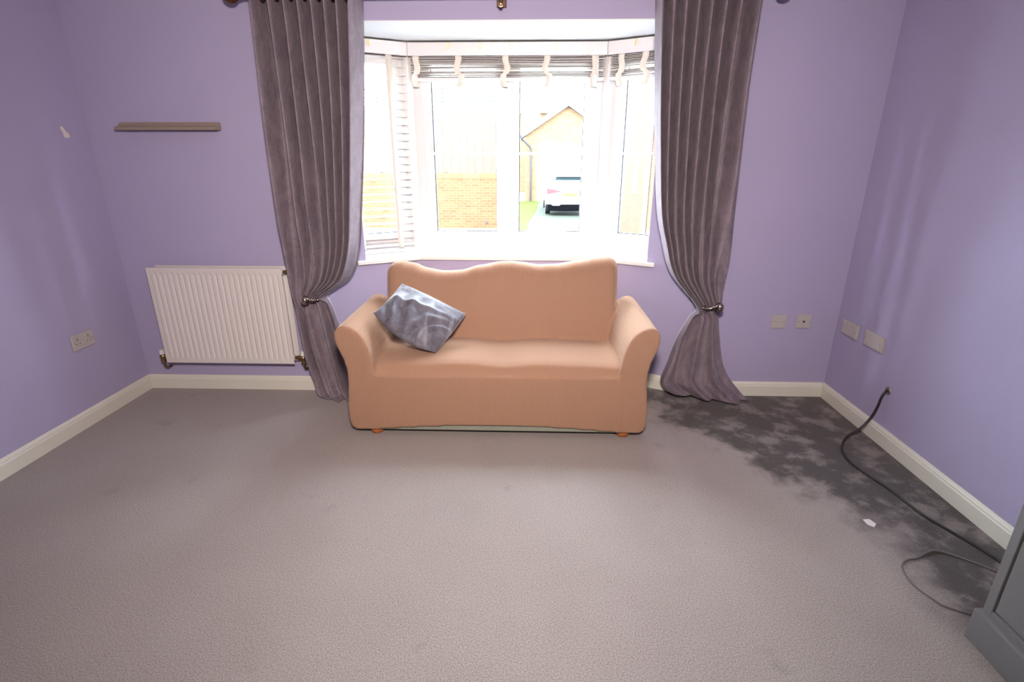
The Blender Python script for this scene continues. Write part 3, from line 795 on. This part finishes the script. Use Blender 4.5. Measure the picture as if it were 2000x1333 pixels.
# backrest: leaning, wavy top
def topz(x):
    pts = [(-.70, .80), (-.66, .842), (-.61, .850), (-.54, .838), (-.45, .806), (-.36, .790), (-.26, .794), (-.12, .828), (.0, .850), (.06, .853), (.12, .846), (.22, .832), (.33, .836), (.45, .856), (.56, .876), (.64, .885), (.68, .870), (.70, .83)]
    for (a, b), (c, d) in zip(pts, pts[1:]):
        if x <= c: k = (x-a)/(c-a); k = k*k*(3-2*k); return b+(d-b)*k
    return pts[-1][1]
rows = []; N = 56
for i in range(N+1):
    u = -1+2*i/N; x = u*.70
    if abs(u) > .93: hw = .5+.5*math.sqrt(max(0, 1-((abs(u)-.93)/.07)**2))
    else: hw = 1
    zt = topz(max(-.699, min(.699, x)))
    row = []
    # section in y,z
    fb = -.185; ft = -.035; bt = .115; bb = .125
    cyb = (ft+bt)/2; rr = (bt-ft)/2
    bulge = .018*math.sin(PI*(u*.5+.5))
    for k in range(9):
        t = k/8; z = .20+(zt-rr*.9-.20)*t; y = fb+(ft-fb)*max(0, (z-.36)/(zt-rr*.9-.36))
        row.append((x, (y-bulge*math.sin(PI*t)-cyb)*hw+cyb, z))
    for k in range(1, 9):
        a = PI-PI*k/9; row.append((x, cyb+hw*rr*math.cos(a), zt-rr*.9+rr*.9*math.sin(a)))
    for k in range(9):
        t = k/8; row.append((x, (bt-cyb)*hw+cyb+.005*t, zt-rr*.9+(.20-zt+rr*.9)*t))
    rows.append(row)
V = [[bm.verts.new(p) for p in r_] for r_ in rows]
for a, b in zip(V, V[1:]):
    n = len(a)
    for k in range(n): bm.faces.new((a[k], a[(k+1) % n], b[(k+1) % n], b[k]))
bm.faces.new(V[0]); bm.faces.new(V[-1][::-1])
tmp = s.build('slipcover_source', M['cover'])
md = tmp.modifiers.new('r', 'REMESH'); md.mode = 'VOXEL'; md.voxel_size = .008
md = tmp.modifiers.new('s', 'SMOOTH'); md.factor = .5; md.iterations = 16
dg = bpy.context.evaluated_depsgraph_get(); dg.update()
full = bpy.data.meshes.new_from_object(tmp.evaluated_get(dg))
bpy.data.objects.remove(tmp, do_unlink=True)
vn = [v.normal.copy() for v in full.vertices]
vc = [v.co.copy() for v in full.vertices]
def part_of(c, n):
    ax = abs(c.x)
    if c.z > .395 and ax > .612 and c.y < .15 and (c.z < .66) and (ax > .705 or c.y < -.175+.19*max(0, (c.z-.36)/.45)): return 'armrest_l' if c.x < 0 else 'armrest_r'
    fy = -.20+.165*max(0, (c.z-.38)/.42)
    if c.y > fy-.012 and c.z > .40: return 'backrest'
    if c.z > .335 and ax <= .66 and c.y < .0: return 'seat_cushion'
    return 'skirt'
groups = {}
for p in full.polygons:
    groups.setdefault(part_of(p.center, p.normal), []).append(p)
for key in ('backrest', 'seat_cushion', 'armrest_l', 'armrest_r', 'skirt'):
    idx = {}; vs = []; fs = []; src = []
    for p in groups.get(key, []):
        f = []
        for i in p.vertices:
            if i not in idx:
                idx[i] = len(vs); vs.append(vc[i]); src.append(i)
            f.append(idx[i])
        fs.append(f)
    nm = {'armrest_l': 'armrest', 'armrest_r': 'armrest', 'skirt': 'cover_skirt'}.get(key, key)
    me = bpy.data.meshes.new(nm); me.from_pydata(vs, [], fs); me.update()
    for q in me.polygons: q.use_smooth = True
    me.normals_split_custom_set_from_vertices([vn[i] for i in src])
    me.materials.append(M['cover'])
    o = bpy.data.objects.new(nm, me); C.objects.link(o); o.parent = sofa; o.location = (0, .25, 0)
q = MB(); q.box(SX-.66, SX+.66, YS+.022, .09, .030, .11, .006); q.build('base_lining', M['under'], sofa)['label'] = 'grey-green original upholstery showing below the cover'
for fx, fy in ((-.668, -.548), (.688, -.548), (-.668, .04), (.688, .04)):
    q = MB(); x = SX+fx
    q.tube([(x, fy, 0), (x, fy, .005), (x, fy, .018), (x, fy, .03), (x, fy, .045)], [.024, .030, .035, .036, .034], 24); q.build('foot', M['foot'], sofa, smooth=50)

# ------------------------------------------------------------------ cushion
ct = Vector((-.742, -.100, .742)); cr = Vector((-.352, -.215, .590)); cb = Vector((-.498, -.460, .440)); cl = Vector((-.835, -.400, .645))
nn = (cr-cl).cross(ct-cb).normalized()
if nn.y > 0: nn = -nn
N = 64
def wr(s_, t_):
    a = 0
    d1 = s_*.8+t_*.6
    a += .55*math.exp(-((t_-.50-.25*(s_-.3))/.05)**2)*math.exp(-((s_-.45)/.35)**2)
    a += .7*math.sin(24*(t_*.25+s_*1.0)+2.0*math.sin(4*t_))*math.exp(-(((s_-.25)/.25)**2+((t_-.35)/.30)**2))
    r = math.hypot(s_-1.0, t_-.10)
    a += .45*math.exp(-((r-.30-.06*t_)/.045)**2) + .35*math.exp(-((r-.47)/.05)**2)*max(0, 1-abs(t_-.35)*2) - .3*math.exp(-((r-.38)/.05)**2)
    a += .35*mnoise.noise(Vector((s_*5, t_*5, 3)))
    return a
top, bot = [], []
# s runs from the left corner to the bottom corner, t from front edge to back edge
for j in range(N+1):
    t_ = j/N; rt, rb = [], []
    for i in range(N+1):
        s_ = i/N
        e = s_*(1-s_)*4; f2 = t_*(1-t_)*4
        p = cl.lerp(cb, s_).lerp(ct.lerp(cr, s_), t_)
        ctr = (cl+cr+ct+cb)/4
        pinch = .060*((1-f2)*e*0+0)
        # edges bow in between the corners
        p = p.lerp(ctr, .05*(e*(1-f2)**3+f2*(1-e)**3))
        p = p + (cl+cb-ct-cr).normalized()*.055*e*(1-t_)**2 + (cr-cl).normalized()*.02*f2*s_**3
        h_ = .072*(e*f2)**.58
        w_ = wr(s_, t_)*.034*min(1, (e*f2)*3.5)
        rt.append(p+nn*(h_+w_)); rb.append(p-nn*(h_*.55))
    top.append(rt); bot.append(rb)
cu = MB(); bm = cu.bm
VT = [[bm.verts.new(p) for p in r_] for r_ in top]
VB = [[VT[j][i] if (i in (0, N) or j in (0, N)) else bm.verts.new(bot[j][i]) for i in range(N+1)] for j in range(N+1)]
for j in range(N):
    for i in range(N):
        bm.faces.new((VT[j][i], VT[j][i+1], VT[j+1][i+1], VT[j+1][i]))
        bm.faces.new((VB[j][i], VB[j+1][i], VB[j+1][i+1], VB[j][i+1]))
co = cu.build('cushion', M['cushion'], smooth=180)
tag(co, 'slate grey crushed velvet scatter cushion leaning on the sofa', 'cushion')

# ------------------------------------------------------------------ outside
GZ = -.6
def flat(name, pts, z, mat, label, cat, th=.04):
    s = MB(); s.prism(pts, lambda a, b, t: (a, b, t), z-th, z); return struct(s.build(name, mat), label, cat)
flat('ground', [(-40, .75), (40, .75), (40, 60), (-40, 60)], GZ-.02, M['pavement'], 'pale paving outside the window', 'ground', .1)
flat('driveway', [(-.05, 10.2), (2.6, 10.2), (3.4, 23), (.55, 23), (.42, 19), (.2, 16), (-.02, 13.5)], GZ-.005, M['drive'], 'grey tarmac drive under the white car', 'driveway', .012)
flat('lawn', [(-.6, 12.2), (-.05, 12.2), (.02, 14.5), (.35, 18.5), (.55, 23), (-.9, 23), (-.9, 13.2)], GZ+.005, M['grass'], 'bright green grass strip beside the drive', 'lawn', .02)
# retaining wall and fence
root = empty('brick_wall', (-4.7, 13.1, GZ)); tag(root, 'orange brick garden wall below the timber fence', 'wall')
s = MB(); s.box(-9, -.45, 13.0, 13.22, GZ-.02, .84); s.build('brickwork', M['brick_x'], root)
s = MB(); s.box(-9, -.44, 12.985, 13.235, .84, .98); s.build('coping', M['coping'], root)
s = MB(); s.cyl((-1.26, 13.0, GZ+.17), (-1.26, 12.95, GZ+.17), .04); s.build('drain_pipe', M['black'], root)['label'] = 'black drain outlet near the foot of the wall'
root = empty('timber_fence', (-4.7, 13.1, .98)); tag(root, 'tall pale timber board fence on top of the brick wall', 'fence')
s = MB(); x = -9.0; k = 0
while x < -.55:
    wd = .115+random.uniform(-.012, .012)
    s.box(x, x+wd, 13.06+(.012 if k % 2 else 0), 13.078+(.012 if k % 2 else 0), .99, 2.83+random.uniform(-.03, .03)); x += wd+.004; k += 1
s.build('fence_boards', M['fence'], root)
for x in (-8.2, -6.3, -4.4, -2.5, -.62):
    s = MB(); s.box(x, x+.09, 13.10, 13.19, .98, 3.30); s.build('fence_post', M['fence'], root)
s = MB()
for z in (2.90, 3.01, 3.12, 3.23): s.box(-9, -.5, 13.09, 13.10, z, z+.035)
s.build('trellis_rails', M['darkpipe'], root)['label'] = 'thin dark horizontal rails above the fence boards'
# garage
GY = 23.0
root = empty('garage', (1.75, GY+2.5, GZ)); tag(root, 'brick garage with a gable and white door behind the car', 'garage')
s = MB()
s.prism([(-.15, GZ-.02), (.42, GZ-.02), (.42, 2.04), (3.15, 2.04), (3.15, GZ-.02), (3.7, GZ-.02), (3.7, 2.42), (1.78, 3.58), (-.15, 2.42)], lambda a, b, t: (a, t, b), GY, GY+5)
s.build('gable_wall', M['brick_g'], root)
s = MB(); s.box(.42, 3.15, GY+.08, GY+.12, GZ-.02, 2.04)
for k in range(5): s.box(.45, 3.12, GY+.06, GY+.08, GZ+.05+k*.52, GZ+.05+k*.52+.47, .01)
s.build('garage_door', M['white_ext'], root)
s = MB()
for sg in (-1, 1):
    ex = 1.78+sg*2.15
    s.prism([(1.78, 3.66), (ex, 2.36), (ex, 2.46), (1.78, 3.78)], lambda a, b, t: (a, t, b), GY-.15, GY+5.2)
s.build('roof', M['roof'], root)
for sg in (-1, 1):
    s = MB(); ex = 1.78+sg*2.15
    s.prism([(1.78, 3.60), (ex, 2.22), (ex, 2.46), (1.78, 3.84)], lambda a, b, t: (a, t, b), GY-.22, GY-.15); s.build('verge_board', M['verge'], root)
s = MB(); s.cyl((.10, GY-.08, GZ), (.10, GY-.08, 1.75), .05); s.tube([(.10, GY-.08, 1.74), (.06, GY-.1, 1.86), (-.22, GY-.15, 2.12), (-.3, GY-.15, 2.24)], .05, 10); s.build('downpipe', M['darkpipe'], root, smooth=60)
s = MB(); s.tube([(-.36, GY-.25, 2.30), (-.36, GY+5.2, 2.30)], .07, 10); s.build('gutter', M['darkpipe'], root, smooth=60)
# house beyond the garage on the left
root = empty('far_house', (-3, 32, GZ)); tag(root, 'pale brick house far behind the garage roof', 'house')
s = MB(); s.box(-9, 1.0, 30, 36, GZ-.02, 3.9); s.build('house_wall', M['brick_g'], root)
s = MB(); s.prism([(29.7, 3.8), (33, 6.4), (36.3, 3.8)], lambda a, b, t: (t, a, b), -9.3, 1.3); s.build('house_roof', M['roof'], root)
# neighbour on the right
root = empty('neighbour_house', (5.2, 10, GZ)); tag(root, 'pale orange brick house seen through the right side window', 'house')
s = MB(); s.box(2.72, 8, 6.4, 13.4, GZ-.02, 5.2); s.build('house_wall', M['brick_y'], root)
s = MB(); s.prism([(2.45, 5.2), (5.36, 7.4), (8.3, 5.2)], lambda a, b, t: (a, t, b), 6.1, 13.7); s.build('house_roof', M['roof'], root)
s = MB(); s.box(2.69, 2.73, 10.75, 11.05, .55, 1.45); wf = s.build('house_window', M['white_ext'], root)
s = MB(); s.box(2.685, 2.692, 10.79, 11.01, .62, 1.38); s.build('pane', M['car_glass'], wf)
s = MB(); s.cyl((2.66, 9.25, GZ), (2.66, 9.25, 5.1), .045); s.build('downpipe', M['white_ext'], root)
s = MB(); s.box(2.62, 2.71, 8.4, 8.75, GZ, -.1, .02); s.build('meter_box', M['white_ext'], root)

# ------------------------------------------------------------------ car
CX, CYR = 1.53, 16.6
car = empty('car', (CX, CYR+2.1, GZ)); tag(car, 'white hatchback car parked tail-on before the garage', 'car')
def ring(y, hwb, hwt, z0, z1, zs, n=7):
    """closed cross-section: sill, shoulder, roof"""
    L = [(hwb*.93, z0), (hwb, z0+.18), (hwb, zs-.08), (hwb*.975, zs), (hwt+(.04 if z1 > zs+.2 else 0), z1-.07), (hwt*.80, z1-.012), (0, z1)]
    pts = [(x, z) for x, z in L]+[(-x, z) for x, z in L[-2::-1]]
    return [(CX+x, y, GZ+z) for x, z in pts]
secs = [(0, .80, .72, .36, .92, .90), (.05, .87, .80, .27, 1.00, .96), (.22, .90, .66, .25, 1.28, .98), (.42, .905, .62, .25, 1.40, .98), (.9, .91, .61, .24, 1.445, .97), (1.6, .91, .61, .24, 1.44, .96), (2.15, .91, .60, .24, 1.38, .95), (2.75, .91, .66, .24, 1.04, .94), (3.1, .90, .78, .24, .96, .90), (3.8, .88, .74, .24, .84, .78), (4.15, .78, .62, .28, .66, .62)]
s = MB(); R_ = [ring(CYR+y, a, b, c, d, e) for y, a, b, c, d, e in secs]
s.grid(R_, True); s.bm.verts.ensure_lookup_table(); n = len(R_[0]); tot = len(R_)*n
s.bm.faces.new([s.bm.verts[i] for i in range(n)]); s.bm.faces.new([s.bm.verts[tot-n+i] for i in range(n)][::-1])
body = s.build('body', M['car_white'], car, smooth=35, keep=False)
md = body.modifiers.new('sub', 'SUBSURF'); md.levels = 1; md.render_levels = 2
s = MB(); s.box(CX-.84, CX+.84, CYR-.07, CYR+.4, GZ+.17, GZ+.40, .03); s.build('rear_bumper', M['car_black'], car)
# rear window lies on the tailgate slope
def tail(y0, z0, y1, z1, w0, w1, th, name, mat, par=car):
    s = MB(); s.prism([(0, 0), (1, 0), (1, 1), (0, 1)], lambda a, b, t: (CX+(a*2-1)*(w0+(w1-w0)*b), CYR+y0+(y1-y0)*b-t, GZ+z0+(z1-z0)*b+t*.3), 0, th)
    return s.build(name, mat, par)
tail(.20, 1.22, .30, 1.345, .58, .52, .035, 'rear_window', M['car_glass'])
s = MB(); s.box(CX-.56, CX+.56, CYR+.12, CYR+.40, GZ+1.395, GZ+1.425, .01); s.build('roof_spoiler', M['car_white'], car)
for sg in (-1, 1):
    s = MB(); s.prism([(.86, .96), (.85, .76), (.36, .835), (.34, .865)], lambda a, b, t: (CX+sg*a, CYR+t, GZ+b), -.035, .10); s.build('tail_lamp', M['car_red'], car)
    s = MB(); s.box(CX+sg*.92-.05, CX+sg*.92+.10*sg+.05, CYR+2.55, CYR+2.68, GZ+.93, GZ+1.06, .02); s.build('door_mirror', M['car_white'], car)
    s = MB(); s.prism([(.36, .40), (.42, .46), (.62, .47), (.70, .41), (.66, .36), (.40, .36)], lambda a, b, t: (CX+sg*a, CYR+t, GZ+b), -.10, .0); s.build('exhaust_trim', M['car_chrome'], car)
    for wy in (.75, 3.3):
        s = MB(); s.tube([(CX+sg*.70, CYR+wy, GZ+.31), (CX+sg*.71, CYR+wy, GZ+.31), (CX+sg*.88, CYR+wy, GZ+.31), (CX+sg*.89, CYR+wy, GZ+.31)], [.28, .31, .31, .28], 24); wo = s.build('wheel', M['tyre'], car, smooth=40)
        s = MB(); s.tube([(CX+sg*.885, CYR+wy, GZ+.31), (CX+sg*.90, CYR+wy, GZ+.31)], [.20, .18], 20); s.build('hubcap', M['car_chrome'], wo)
s = MB(); s.box(CX-.26, CX+.26, CYR-.055, CYR-.0, GZ+.68, GZ+.80, .006); s.build('number_plate', M['car_plate'], car)
